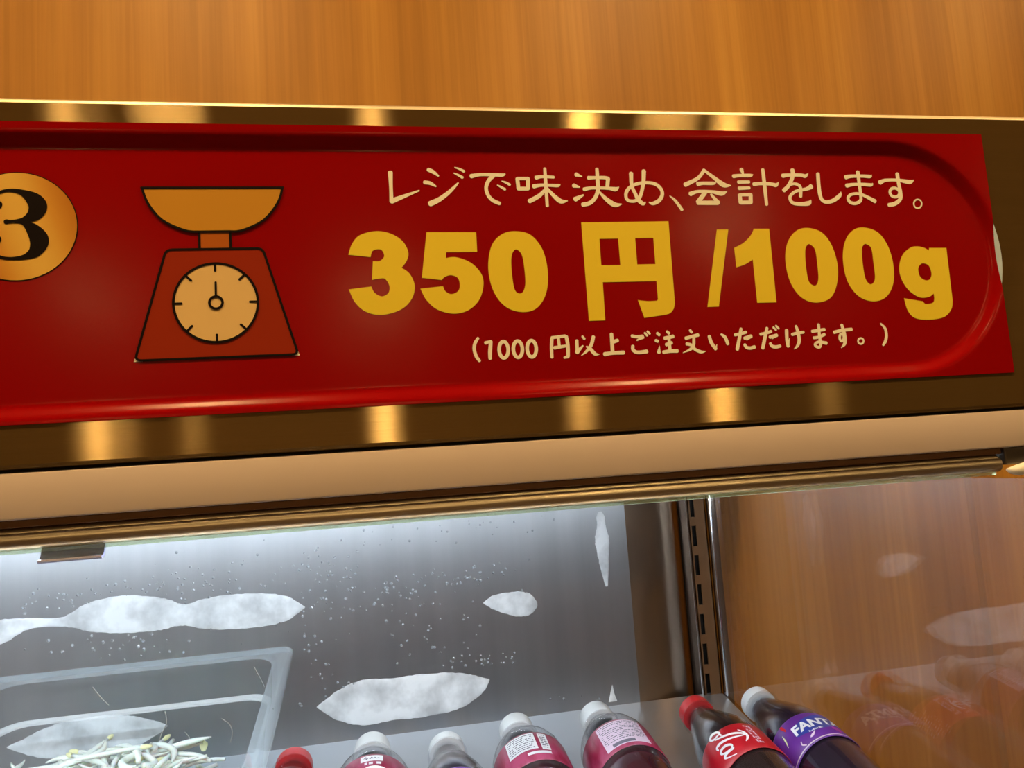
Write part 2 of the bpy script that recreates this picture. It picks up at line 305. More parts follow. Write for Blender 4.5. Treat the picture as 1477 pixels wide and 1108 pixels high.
NOTE = "58.74,69.59,1.48 56.92,66.85,1.81 56.31,63.59,1.89 57.09,59.86,1.80 58.77,57.24,1.64|62.68,66.84,1.81 65.62,67.55,1.49|65.61,67.42,1.82 64.86,62.41,2.14 64.59,58.30,1.89|99.63,67.91,1.86 99.02,62.69,1.86 98.88,57.47,1.68|99.67,68.33,1.69 107.20,68.98,1.70|107.81,68.66,1.96 108.31,64.00,2.04 108.02,57.71,1.86|107.92,57.50,1.95 105.83,56.96,1.27|103.28,68.20,1.69 103.45,63.77,1.69|100.72,62.62,1.94 107.19,63.42,1.53|o74.83,62.75,1.95 74.45,60.52,1.95 73.51,58.88,1.95 72.26,58.27,1.94 71.02,58.86,1.94 70.14,60.48,1.94 69.85,62.71,1.94 70.22,64.94,1.95 71.16,66.58,1.95 72.42,67.20,1.95 73.65,66.61,1.95 74.54,64.98,1.95|o82.68,62.72,1.96 82.30,60.48,1.96 81.35,58.84,1.96 80.08,58.23,1.95 78.84,58.82,1.95 77.96,60.45,1.95 77.67,62.68,1.95 78.05,64.92,1.96 79.00,66.57,1.96 80.26,67.18,1.96 81.51,66.60,1.96 82.39,64.96,1.96|o90.42,62.66,1.97 90.03,60.41,1.97 89.06,58.76,1.97 87.79,58.15,1.96 86.54,58.74,1.96 85.66,60.38,1.96 85.37,62.62,1.96 85.75,64.87,1.97 86.71,66.52,1.97 87.99,67.14,1.97 89.24,66.55,1.97 90.13,64.91,1.97|113.66,66.16,1.79 113.40,60.27,1.87|113.23,59.77,2.55 116.86,63.08,0.85|117.07,68.36,1.28 118.04,66.93,1.54|123.32,67.91,1.97 121.64,63.31,1.97 118.77,60.05,1.54 115.56,57.73,0.34|118.98,62.57,1.03 121.03,61.22,1.88 123.40,58.38,1.97 125.89,57.98,0.34|133.90,69.01,2.08 133.70,59.01,2.07|134.85,64.71,2.07 137.10,65.35,1.99|129.02,57.93,2.32 133.42,58.39,1.98 140.01,58.41,2.25|145.80,67.55,1.92 148.64,67.01,1.75 151.98,67.10,2.01|152.17,66.66,1.92 148.46,65.00,0.78|145.73,61.77,1.91 145.76,59.63,2.00 148.28,58.16,2.00 153.64,58.45,2.18|153.49,68.98,1.31 154.69,67.43,1.31|155.13,69.78,1.32 156.35,68.45,1.32|160.84,68.50,1.76 161.87,67.59,1.76|159.56,64.45,1.76 160.64,63.98,1.76|161.50,61.23,0.35 160.72,57.73,2.19|166.77,69.36,1.50 167.79,68.24,1.77|165.05,65.53,2.03 170.10,66.42,2.03|167.55,65.65,1.77 167.52,58.32,1.94|165.60,61.84,1.94 168.85,62.79,1.94|163.63,57.61,2.02 167.50,58.10,2.03 171.78,58.06,2.21|180.63,69.51,1.61 181.44,68.39,1.69|177.69,65.05,2.04 180.95,65.80,1.78 185.15,66.64,2.05|182.48,65.09,1.78 181.82,60.77,1.87 179.79,58.68,1.60 175.15,56.84,0.35|177.82,61.79,1.86 180.48,61.04,1.78 182.51,58.57,1.78 186.00,56.91,1.78 188.86,57.10,0.36|191.96,65.60,2.06 192.75,62.08,2.15 195.12,58.28,2.06|195.24,58.49,1.34 196.08,60.81,0.36|199.44,66.42,1.26 201.57,64.59,2.08 202.79,60.81,1.89|207.76,65.89,1.72 211.32,66.42,1.73 214.69,67.18,1.82|211.87,69.27,1.82 210.36,64.03,2.09 208.26,57.53,2.08|213.60,63.69,2.00 217.71,64.73,2.10|217.69,64.55,1.64 214.76,62.63,0.55|213.20,59.97,1.81 214.20,58.39,1.91 216.49,57.85,1.91 219.13,58.41,2.00|223.71,65.66,1.74 227.34,66.28,1.74 230.51,67.05,1.84|228.14,69.13,1.75 226.36,63.87,2.11 224.22,57.54,2.10|229.43,63.76,1.93 233.82,64.70,2.03|233.79,64.48,1.38 230.64,62.74,0.55|229.24,60.00,1.83 230.24,58.41,1.93 232.56,57.87,1.93 235.23,58.30,1.84|232.22,69.43,1.29 233.70,67.82,1.29|233.98,70.26,1.29 235.47,68.65,1.29|240.35,67.36,2.22 239.96,62.02,2.12 240.22,58.01,2.03|240.34,58.23,1.38 241.61,62.59,0.37|243.65,64.78,1.85 247.35,65.54,1.86 251.01,65.86,1.68|246.62,69.60,1.67 247.43,66.21,2.05 247.71,61.28,2.13 246.21,58.00,1.76 243.84,56.18,0.37|256.76,66.15,1.96 260.96,66.67,1.88 264.67,66.99,1.88|257.26,62.31,1.77 260.47,62.64,1.68 264.31,64.07,1.88|261.28,70.04,1.78 261.04,63.29,1.87 261.16,58.35,1.87 259.97,56.61,1.68 257.88,57.36,1.68 257.80,58.71,1.68 260.11,59.74,1.68 264.89,58.88,2.06|270.81,65.10,1.98 276.11,66.13,1.89 282.35,66.49,2.00|276.27,69.29,1.90 277.20,64.95,2.18 277.36,60.42,2.17 276.53,57.75,1.89 274.20,55.72,0.38|302.21,69.08,1.25 304.61,66.25,1.73 304.96,62.11,1.92 303.81,58.50,1.92 302.00,56.29,1.44|o276.70,61.81,1.61 276.38,60.73,1.61 275.77,59.96,1.61 275.05,59.70,1.60 274.40,60.01,1.60 274.00,60.82,1.60 273.95,61.91,1.60 274.27,62.98,1.61 274.87,63.75,1.61 275.60,64.02,1.61 276.25,63.70,1.61 276.65,62.89,1.61|o289.31,59.15,1.14 288.96,58.30,1.14 288.22,57.70,1.14 287.30,57.50,1.14 286.44,57.77,1.14 285.87,58.42,1.14 285.74,59.29,1.14 286.09,60.14,1.14 286.82,60.74,1.14 287.75,60.93,1.14 288.61,60.67,1.14 289.18,60.02,1.14"
DIGIT = "-178.51,147.03,1.20 -177.39,149.92,1.57 -174.02,151.97,1.57 -170.07,152.61,1.82 -164.96,151.50,3.04 -160.12,148.24,7.01 -157.85,144.34,8.53 -159.57,140.16,6.99 -163.84,137.62,3.02 -168.36,136.76,1.69 -172.02,136.54,2.04|-168.36,136.63,1.69 -164.40,136.02,2.42 -160.15,132.44,6.35 -157.21,126.95,8.77 -159.04,121.54,6.33 -163.29,118.74,3.00 -168.35,117.89,1.79 -173.39,118.30,1.55 -177.30,120.27,1.55 -178.87,123.46,1.19|-176.26,144.90,5.29 -176.20,144.84,5.29|-176.77,127.23,5.49 -176.71,127.16,5.49|-171.97,136.73,2.65 -171.91,136.41,2.65"
PRICE = "-7.70,117.01c -5.53,122.95 -1.11,127.69 7.44,129.76 15.11,128.29 21.12,124.16 23.92,118.06 22.88,113.24 19.95,109.44c 24.05,105.98 26.34,99.51 24.48,92.37 18.36,86.59 8.25,83.99 -0.02,85.99 -5.46,91.26 -8.31,98.26c 3.52,99.53c 5.03,96.09 8.75,94.01 12.30,95.89 12.88,99.85 10.76,103.49 7.69,103.64 3.99,103.09c 4.94,113.26c 8.56,113.35 11.00,115.87 10.00,119.10 7.72,119.78 4.98,118.78 3.83,115.52c|34.33,128.86c 61.50,128.53c 61.35,117.42c 44.37,117.54c 44.02,114.30c 49.77,114.60 57.58,111.35 62.81,105.11 63.59,98.57 60.66,90.54 54.32,85.08 46.29,83.48 37.78,85.99 32.21,91.35 29.28,97.68c 41.51,98.73c 42.69,95.88 45.76,94.26 49.41,95.70 50.64,98.90 49.86,102.97 46.38,104.67 42.76,103.78 41.08,102.12c 30.39,103.59c|83.57,128.84 92.10,126.48 98.13,118.04 100.14,105.93 98.37,93.57 92.37,85.12 83.62,83.18 74.52,86.88 68.67,96.00 66.89,108.29 69.49,120.58 75.65,127.11/83.25,118.45 85.95,115.75 86.90,109.53 87.01,99.63 85.51,94.74 83.14,93.57 80.83,95.68 79.88,103.08 79.94,112.14 81.07,116.67|121.61,133.47c 173.78,133.65c 173.06,85.61c 171.94,82.25 169.50,79.79 165.91,78.89c 154.03,77.60c 151.07,87.93c 157.08,87.17 162.32,87.27c 163.09,88.01c 163.21,98.61c 131.37,98.71c 130.98,77.04c 121.50,77.02c/131.52,123.84c 142.56,123.86c 142.51,108.40c 131.34,108.46c/152.74,123.89c 163.64,123.91c 163.44,108.57c 152.58,108.53c|203.11,128.46c 210.33,128.37c 199.62,82.77c 192.60,82.72c|212.81,117.28c 218.63,120.00 223.73,124.33 226.52,128.63c 236.31,128.51c 235.93,84.19c 223.73,84.29c 223.73,110.08c 218.63,107.29 212.93,105.57c|260.84,128.77 270.10,125.97 275.83,117.79 278.17,105.64 276.24,94.09 270.89,85.81 261.05,83.28 252.02,86.79 246.07,96.16 244.47,108.98 246.93,119.57 252.96,126.62/261.53,118.64 264.47,115.29 264.87,106.80 264.55,97.93 262.83,93.98 260.43,93.78 257.94,96.76 257.35,106.07 258.04,114.95 259.55,118.04|298.19,128.63 307.66,125.51 313.44,116.75 315.51,104.89 313.71,93.16 307.69,85.22 298.56,82.98 289.30,86.63 283.25,96.15 282.10,109.15 284.83,119.91 290.57,126.62/298.80,118.25 301.89,115.57 302.23,106.96 302.12,97.94 300.56,94.39 298.00,93.55 295.55,97.20 294.97,106.20 295.44,114.32 296.73,117.47|341.59,115.21c 353.62,115.01c 353.17,82.12c 351.55,76.71 345.77,71.90 334.98,70.54 325.68,71.93 321.37,76.74 319.93,84.25c 332.60,81.99c 333.88,80.41 336.89,80.33 339.53,81.15 340.56,83.39 340.61,86.57c 337.00,84.58 330.46,84.58 323.62,89.29 319.65,96.63 319.36,103.90 322.65,111.12 328.80,115.60 333.93,116.25 338.35,115.26 341.15,113.55c/336.46,105.56 339.77,103.94 340.87,98.88 339.06,95.45 335.97,95.06 332.76,97.24 332.09,101.81 333.83,104.79"


# ------------------------------------------------------------------ the shop: walls, floor, ceiling, lamps
YB, YW = .425, .47
X0, X1, YF = -3.6, 5.2, -6.6
struct(MB().box(X0, X1, YW, YW + .1, 0, CEIL).build('wall_back', 'wood_laminate'))
struct(MB().box(X0, X1, YF - .1, YF, 0, CEIL).build('wall_front', 'room_wall'))
struct(MB().box(X0 - .1, X0, YF - .1, YW + .1, 0, CEIL).build('wall_left', 'room_wall'))
struct(MB().box(X1, X1 + .1, YF - .1, YW + .1, 0, CEIL).build('wall_right', 'room_wall'))
struct(MB().box(X0 - .1, X1 + .1, YF - .1, YW + .1, -.1, 0).build('floor', 'floor_tile'))
struct(MB().box(X0 - .1, X1 + .1, YF - .1, YW + .1, CEIL, CEIL + .1).build('ceiling', 'ceiling_white'))
for i, (x, y, s, r) in enumerate(LAMPS):
    e = empty('ceiling_lamp', (x, y, CEIL - .03), 'round warm white recessed lamp in the shop ceiling', 'lamp', 'ceiling lamps of the shop')
    n = 32
    MB().lathe([(r, .029), (r + .02, .029), (r + .02, .01), (r + .012, .0), (r, .004), (r, .029)], n, False).build('trim_ring', 'white_plastic', e, True)
    em = emis('lamp_glow_%d' % i, WARM, s)
    o = MB().lathe([(r, .008), (r, .028)], n).build('diffuser', 'white_plastic', e); o.data.materials[0] = em

# ------------------------------------------------------------------ the refrigerated display case
Z0 = 1.5
FR = empty('display_refrigerator', (0, .2, 0), 'open refrigerated display case with brushed steel canopy and glass end panel', 'refrigerator')
FR.location = (0, 0, 0)
ZT, ZBOT = 1.7003, 1.5145
CZ, HH, XR, XL = 1.6100, .0722, .3895, -.62      # sign recess: rounded-end window in the canopy front
def recess_loop(off=0.0, n=40):
    r = HH + off; out = []
    for k in range(n + 1):
        a = -math.pi / 2 + math.pi * k / n; out.append((XR - HH + r * math.cos(a), CZ + r * math.sin(a)))
    for k in range(n + 1):
        a = math.pi / 2 + math.pi * k / n; out.append((XL + HH + r * math.cos(a), CZ + r * math.sin(a)))
    return out
FX0, FX1 = -1.15, .445
mb = MB()
rc = recess_loop()
v, f = fill([[(FX0, ZBOT + .002), (FX1, ZBOT + .002), (FX1, ZT - .003), (FX0, ZT - .003)], rc])
mb.add([(a, 0, b) for a, b in v], f)
nr = len(rc)                                       # wall of the recess
mb.add([(a, 0, b) for a, b in rc] + [(a, .009, b) for a, b in rc], [(i, (i + 1) % nr, nr + (i + 1) % nr, nr + i) for i in range(nr)])
edge = [(0, ZBOT + .002), (.0006, ZBOT + .0006), (.002, ZBOT), (.03, ZBOT)]
for (ya, za), (yb, zb_) in zip(edge, edge[1:]): mb.add([(FX0, ya, za), (FX1, ya, za), (FX1, yb, zb_), (FX0, yb, zb_)], [(3, 2, 1, 0)])
o = mb.build('canopy_front', 'fascia_steel', FR, False, lambda c: (c.z, c.x))
bm = bmesh.new(); bm.from_mesh(o.data); bmesh.ops.remove_doubles(bm, verts=bm.verts, dist=1e-5); bmesh.ops.recalc_face_normals(bm, faces=bm.faces)
if sum(fc.normal.y * fc.calc_area() for fc in bm.faces) > 0: bmesh.ops.reverse_faces(bm, faces=bm.faces)
bm.to_mesh(o.data); bm.free()
edge = [(0, ZT - .003), (.0003, ZT - .0018), (.0009, ZT - .0009), (.0018, ZT - .0003), (.003, ZT), (.03, ZT)]      # rolled top edge
tb = MB(); tb.add([(x, ya, za) for ya, za in edge for x in (FX0, FX1)], [(2 * i, 2 * i + 1, 2 * i + 3, 2 * i + 2) for i in range(len(edge) - 1)]); tb.build('canopy_edge', 'edge_steel', FR, True)
MB().box(XL - .01, XR + .012, .0092, .012, CZ - HH - .004, CZ + HH + .004).build('sign_backing', 'lightbox', FR)
mb = MB(); mb.box(FX0, FX1, .03, YW - .002, ZT - .02, ZT - .001); mb.box(FX0, FX1, .012 + .02, .045, ZBOT + .001, ZT - .02); mb.box(FX0, FX0 + .01, .03, YW - .002, ZBOT + .005, ZT - .02); mb.box(FX1 - .01, FX1, .03, YW - .002, ZBOT + .005, ZT - .02)
mb.build('canopy_box', 'dark_steel', FR)
MB().box(FX0, FX1, .006, .03, ZBOT - .0022, ZBOT - .0002).build('gap_shadow_strip', 'shade_black', FR)  # black strip standing in for the shadow gap under the canopy
# beige valance with a bright top edge, underside folds back
MB().bbox(FX0, FX1, .0012, .030, 1.4905, 1.5128, .0009).build('valance', 'beige_paint', FR, True)
mb = MB(); mb.box(FX0, FX1, .030, YB, 1.5005, 1.5135); mb.build('canopy_underside', 'cabinet_beige', FR)
# steel rail under the valance: upper channel and round tube
mb = MB(); prof = []
for k in range(9):
    a = math.pi * (.5 + k / 8 * .62); prof.append((.020 + .0150 * math.cos(a), 1.4905 - .0065 + .0060 * math.sin(a)))
mb.add([(x, y, z) for x in (FX0, .372) for y, z in prof], [(i, i + 1, 10 + i, 9 + i) for i in range(8)])
mb.build('rail_channel', 'rail_steel', FR, True)
mb = MB(); mb.tube([(FX0, .0085, 1.4808), (-.4, .0085, 1.4808), (.2, .0085, 1.4808), (.3735, .0085, 1.4808)], .0048, 24)
autosmooth(mb.build('rail_tube', 'rail_steel', FR))
MB().bbox(FX0, .372, .0075, .0115, 1.4742, 1.4768, .0006).build('glass_edge_strip', 'glass_strip', FR)
MB().bbox(FX0, .3735, .0035, .0295, 1.4868, 1.4904, .0006).build('rail_filler', 'post_steel', FR)  # filler strip added to hide the LED's reflection under the valance
MB().bbox(.3760, .420, .004, .022, 1.4800, 1.4904, .0010).build('rail_end_block', 'dark_steel', FR)
# end bracket of the rail (white hooked cap)
mb = MB(); mb.tube([(.3760, .004, 1.4772), (.3785, .0035, 1.4765), (.3830, .003, 1.4764), (.3890, .004, 1.4772), (.3960, .006, 1.4780), (.402, .010, 1.4790)], [.0008, .0022, .0034, .0036, .0034, .003], 14)
mb.build('rail_bracket', 'white_plastic', FR, True)
# back panel: sheet with a coved right end
SH_T, SH_Z = math.tan(math.radians(10)), 1.2358
prof = [(FX0, YB)] + [(x, YB) for x in (-.6, -.3, 0, .2, .272)]
for k in range(1, 13):
    a = math.pi / 2 * k / 12 * .62; prof.append((.272 + .072 * math.sin(a) / math.sin(math.pi / 2 * .62), YB + .024 * (1 - math.cos(a)) / (1 - math.cos(math.pi / 2 * .62))))
def upright_sheet(pr, name, material, uvf):
    k = len(pr); q = MB(); q.add([(x, y, z) for z in (1.12, 1.5) for x, y in pr], [(i, i + 1, k + i + 1, k + i) for i in range(k - 1)])
    return q.build(name, material, FR, True, uvf)
BP = upright_sheet(prof[:6], 'back_panel', 'panel_steel', lambda c: (c.x, c.z))
upright_sheet(prof[5:], 'corner_panel', 'warm_reflection_steel', lambda c: (c.z, c.x))
MB().box(FX0, .366, YB + .026, YB + .042, 1.1, 1.5).build('back_insulation', 'dark_steel', FR)
# blisters under the protective film on the back panel
BL = ['-381.2,-133,10.5 -357.5,-124,22.5 -333.4,-118.7,10.5 -302.8,-119.9,9 -278,-117.9,28 -246.6,-118.4,36 -211.6,-121.9,30 -192.3,-124.6,20 -169.4,-125.5,30 -129.7,-126.8,34.5 -96,-128.1,25.5 -75.6,-128.8,1',
      '107.5,-142.7,1 120.9,-143.3,16.5 143.3,-147,25.5 158.3,-149.2,21 165.9,-149.9,4',
      '243.6,-57,3.7 243.9,-63.1,9.7 244.1,-70,9.7 243.6,-85.1,15.7 243.5,-96.4,15 243.9,-118.9,9 244.7,-138.4,3',
      '-67.9,-228,1 -48.8,-229,27 -24.7,-229.2,43.5 10.3,-229.3,42 45.9,-229.4,42 74.8,-228.6,36 96.9,-225.6,19.5 109,-221.4,1',
      '-351.3,-230.1,1 -333.5,-231.1,16.5 -309.5,-230.5,31.5 -272.9,-230.1,37.5 -241.9,-230.2,30 -219.9,-229.1,13.5 -209.2,-228.5,1',
      '242,-242.5,.7 241.3,-251.1,4.5 241.3,-259.8,9.7']
for bi, s_ in enumerate(BL):
    q = catmull([tuple(float(x) for x in t.split(',')) for t in s_.split()], False, 10); n = len(q); K = 12; v = []; fc = []
    for i in range(n):
        a = q[max(i - 1, 0)]; b = q[min(i + 1, n - 1)]; dx, dy = b[0] - a[0], b[1] - a[1]; l = math.hypot(dx, dy) or 1
        h = max(q[i][2], .4) / 2
        if h > 5: h += random.uniform(-.5, .5)
        for k in range(K + 1):
            t = -1 + 2 * k / K; v.append(((q[i][0] - dy / l * h * t) * .001, YB - .0003 - .00011 * h * max(0, 1 - t * t) ** .5, 1.5 + (q[i][1] + dx / l * h * t) * .001))
    for i in range(n - 1):
        for k in range(K): fc.append((i * (K + 1) + k, i * (K + 1) + k + 1, (i + 1) * (K + 1) + k + 1, (i + 1) * (K + 1) + k))
    obj('film_blister', v, fc, 'blister_film', BP, True)
# droplets: too many to count, one joined part
mb = MB()
def drop(x, z, r):
    v = [(x, YB - r * .55, z)]; n = 8
    for ri, hy in ((.55, .45), (1, 0)):
        for k in range(n): a = 2 * math.pi * k / n; v.append((x + r * ri * math.cos(a), YB - .0002 - r * hy, z + r * ri * math.sin(a)))
    mb.add(v, [(0, 1 + k, 1 + (k + 1) % n) for k in range(n)] + [(1 + k, 9 + k, 9 + (k + 1) % n, 1 + (k + 1) % n) for k in range(n)])
for (cx, cz, sx, sz, cnt) in [(-.30, 1.402, .07, .010, 50), (-.19, 1.405, .06, .018, 60), (-.06, 1.40, .06, .03, 60), (.02, 1.372, .05, .018, 60), (.10, 1.385, .04, .01, 40), (.11, 1.438, .07, .012, 26), (-.02, 1.43, .08, .012, 14),
                              (-.25, 1.352, .09, .012, 40), (-.06, 1.345, .02, .03, 24), (.05, 1.325, .05, .02, 24), (.10, 1.30, .04, .01, 30), (-.05, 1.29, .05, .02, 16), (.18, 1.25, .03, .006, 5)]:
    for _ in range(cnt): drop(random.gauss(cx, sx * .6), random.gauss(cz, sz * .7), random.uniform(.0006, .0016))
o = mb.build('water_droplets', 'water', BP, True); o['kind'] = 'stuff'
# shelf, wire rack and cabinet below
sl = lambda y: SH_Z + (y - YB) * SH_T
mb = MB(); mb.add([(x, y, sl(y) - d) for d in (0, .002) for y in (-.02, YB) for x in (FX0, .366)], [(0, 1, 3, 2), (4, 6, 7, 5), (0, 4, 5, 1), (2, 3, 7, 6), (0, 2, 6, 4), (1, 5, 7, 3)])
mb.build('shelf', 'shelf_steel', FR)
MB().bbox(FX0, .385, -.05, -.022, 1.02, 1.200, .003).build('front_lip', 'shelf_steel', FR)
MB().bbox(FX0, .385, -.03, YW - .003, .08, 1.09, .004).build('cabinet_body', 'cabinet_beige', FR)
MB().box(FX0, .385, .0, YW - .03, .0, .08).build('plinth', 'dark_steel', FR)
# slotted upright at the right end of the back panel, chrome trim of the end glass
PX0, PX1, PY = .3445, .3660, YB - .004
mb = MB(); sx0, sx1 = .3478, .3530
mb.box(PX0, sx0, PY, PY + .0015, 1.12, 1.5); mb.box(sx1, PX1, PY, PY + .0015, 1.12, 1.5)
pitch, z = .0322, 1.1290
while z < 1.5:
    mb.box(sx0, sx1, PY, PY + .0015, z, min(z + .0098, 1.5)); z += pitch
mb.box(PX0, PX0 + .0015, PY, PY + .02, 1.12, 1.5); mb.box(PX1 - .0015, PX1, PY, PY + .02, 1.12, 1.5)
mb.build('slotted_upright', 'post_steel', FR)
MB().box(PX0 + .002, PX1 - .002, PY + .012, PY + .014, 1.12, 1.5).build('upright_channel', 'shade_black', FR)  # black backing paints the shade inside the slots
MB().bbox(PX0 - .0028, PX0 - .0004, PY - .002, PY + .02, 1.12, 1.5, .0006).build('upright_edge', 'trim_chrome', FR)
GX = .3715
MB().bbox(GX - .0045, GX + .0045, YB - .013, YB - .002, 1.10, 1.5, .002).build('glass_trim', 'trim_chrome', FR, True)
MB().box(GX - .0025, GX + .0025, .031, YB - .0135, 1.10, 1.499).box(GX - .0025, GX + .0025, -.020, .031, 1.10, 1.4725).build('end_glass', 'end_glass', FR)
mb = MB(); mb.add([(x, y, sl(y) + d) for d in (.0228, .0212) for y in (-.015, .212) for x in (-.100, .3665)], [(0, 1, 3, 2), (4, 6, 7, 5), (0, 4, 5, 1), (2, 3, 7, 6), (0, 2, 6, 4), (1, 5, 7, 3)])
for x in (-.0990, .13, .3650):
    mb.add([(x + dx, y, sl(y) + d) for dx in (-.001, .001) for y in (-.014, .211) for d in (0, .0213)], [(0, 1, 3, 2), (4, 6, 7, 5), (0, 4, 5, 1), (2, 3, 7, 6), (0, 2, 6, 4), (1, 5, 7, 3)])
mb.build('bottle_riser', 'shelf_steel', FR)
# cold LED tube behind the valance
MB().bbox(-1.0, .12, .046, .078, 1.4985, 1.5003, .0004).build('light_housing', 'white_plastic', FR)
emis('led_glow', COLD, 118.0)
mb = MB(); mb.tube([(-.98, .062, 1.4962), (-.5, .062, 1.4962), (.10, .062, 1.4962)], .0035, 16); mb.build('light_tube', 'led_glow', FR, True)
emis('led_glow_dim', COLD, 80.0)
MB().bbox(.125, .36, .046, .078, 1.4985, 1.5003, .0004).build('light_housing', 'white_plastic', FR)
MB().tube([(.13, .062, 1.4962), (.355, .062, 1.4962)], .0035, 16).build('light_tube', 'led_glow_dim', FR, True)

# clip hanging from the rail
mb = MB(); pr = [(.0128, 1.4760), (.0120, 1.4735), (.0112, 1.4712), (.0092, 1.4696), (.0070, 1.4690), (.0058, 1.4698), (.0060, 1.4706), (.0080, 1.4708), (.0098, 1.4722), (.0105, 1.4740), (.0113, 1.4760)]
n = len(pr); mb.add([(x, y, z) for x in (-.1600, -.1315) for y, z in pr], [(i, (i + 1) % n, n + (i + 1) % n, n + i) for i in range(n)] + [tuple(range(n))[::-1], tuple(range(n, 2 * n))])
tag(autosmooth(mb.build('plastic_clip', 'clip_plastic')), 'small grey plastic clip hanging from the steel rail above the clear pan', 'clip')

# ------------------------------------------------------------------ the red sign sheet
SX0, SX1, SZ0, SZ1 = -.66, .3864, 1.5355, 1.6872
SG = empty('price_sign', (0, 0, 1.61), 'red printed sheet sign with kitchen scale and yellow price on steel canopy', 'sign'); SG.location = (0, 0, 0)
DEP = .0036
def smooth01(t): t = max(0., min(1., t)); return t * t * (3 - 2 * t)
def sheet_y(x, z):
    cx = min(max(x, XL + HH), XR - HH); d = math.hypot(x - cx, z - CZ) - HH
    return -.0007 + DEP * smooth01((-d + .001) / .0085)
nx, nz = 640, 100
v = []; f = []
for j in range(nz + 1):
    z = SZ0 + (SZ1 - SZ0) * j / nz
    for i in range(nx + 1):
        x = SX0 + (SX1 - SX0) * i / nx - (.0026 * (z - SZ0) / (SZ1 - SZ0) if False else 0); v.append((x, sheet_y(x, z), z))
for j in range(nz):
    for i in range(nx): a = j * (nx + 1) + i; f.append((a, a + 1, a + nx + 2, a + nx + 1))
obj('sheet', v, f, 'sheet_red', SG, True)
YT = -.0007 + DEP
y1, y2, y3, y4, y5 = (YT - .00015 * k for k in range(1, 6))
flat('heading_text', [ribbon(p, c) for p, c in strokes(TITLE)], 'ink_cream', SG, y1)
flat('note_text', [ribbon(p, c) for p, c in strokes(NOTE)], 'ink_cream', SG, y1)
for g in PRICE.split('|'):
    flat('price_character', [fill([outline(lp) for lp in g.split('/')])], 'ink_yellow', SG, y1)
bc = (-167.4, 134.3)
bd = flat('number_badge', [fill([ellipse(*bc, 27.9, 27.9)])], 'ink_black', SG, y1)
flat('badge_disc', [fill([ellipse(*bc, 27.4, 27.4)])], 'ink_gold', bd, y2)
flat('badge_number', [ribbon(p, c, 8) for p, c in strokes(DIGIT)], 'ink_black', bd, y3)
# kitchen scale drawing
def rpoly(pts, r, n=5):
    out = []; m_ = len(pts)
    for i in range(m_):
        p = Vector(pts[i]); a = (Vector(pts[i - 1]) - p).normalized(); b = (Vector(pts[(i + 1) % m_]) - p).normalized()
        for k in range(n + 1):
            t = k / n; q = (p + a * r) * (1 - t) ** 2 + p * 2 * t * (1 - t) + (p + b * r) * t * t; out.append((q.x, q.y))
    return out
LW = 1.25
def line(pts, wd=LW): return ribbon([(x, y, wd) for x, y in pts], False, 4)
def closed_line(pts, wd=LW):
    n = len(pts); v = []; f = []
    for i in range(n):
        a = Vector(pts[i - 1]); b = Vector(pts[(i + 1) % n]); t = (b - a).normalized(); p = Vector(pts[i])
        v += [(p.x - t.y * wd / 2, p.y + t.x * wd / 2), (p.x + t.y * wd / 2, p.y - t.x * wd / 2)]
    for i in range(n): j = (i + 1) % n; f.append((2 * i, 2 * i + 1, 2 * j + 1, 2 * j))
    return v, f
pc = (-74.9, 93.0)
bodypts = [(-114.0, 64.7), (-35.3, 64.7), (-51.2, 121.2), (-98.4, 121.2)]
for tri in ([(-114.6, 64.1), (-110.5, 64.1), (-113.6, 67.5)], [(-34.7, 64.1), (-38.8, 64.1), (-35.7, 67.5)]): flat('scale_corner', [fill([tri])], 'ink_cream', SG, y1)
sb = flat('scale_body', [fill([rpoly(bodypts, 3)])], 'ink_red_orange', SG, y2)
flat('body_outline', [closed_line(rpoly(bodypts, 3))], 'ink_black', sb, y3)
dl = flat('scale_dial', [fill([ellipse(*pc, 20.4, 20.4)])], 'ink_dial', SG, y3)
tk = [closed_line(ellipse(*pc, 20.5, 20.5), 1.3)]
for k in range(8):
    a = math.pi / 4 * k; tk.append(line([(pc[0] + 16.6 * math.cos(a), pc[1] + 16.6 * math.sin(a)), (pc[0] + 20 * math.cos(a), pc[1] + 20 * math.sin(a))], 1.2))
flat('dial_marks', tk, 'ink_black', dl, y4)
flat('dial_needle', [line([(pc[0], pc[1] + 3.5), (pc[0] + .1, pc[1] + 10.6)], 1.1), closed_line(ellipse(*pc, 3.2, 3.2, 24), 1.3)], 'ink_black', dl, y5)
nk = flat('scale_neck', [fill([[(-82.2, 121.8), (-67, 121.8), (-67, 130), (-82.2, 130)]])], 'ink_deep_orange', SG, y2)
flat('neck_outline', [line([(-82.2, 121.6), (-82.2, 130)]), line([(-67, 121.6), (-67, 130)])], 'ink_black', nk, y3)
pan = [(-109.3, 153.8)] + catmull([(-109.3, 153.8), (-106.5, 145.5), (-99.7, 136.6), (-89.1, 131.2), (-82, 130.4)], False, 6)[1:] + catmull([(-68, 130.4), (-61, 130.9), (-50.2, 136.2), (-42.8, 145.5), (-40, 153.8)], False, 6)
pn = flat('scale_bowl', [fill([pan])], 'ink_orange', SG, y3)
flat('bowl_outline', [closed_line(pan), line([(-109.6, 153.9), (-39.7, 153.9)])], 'ink_black', pn, y4)

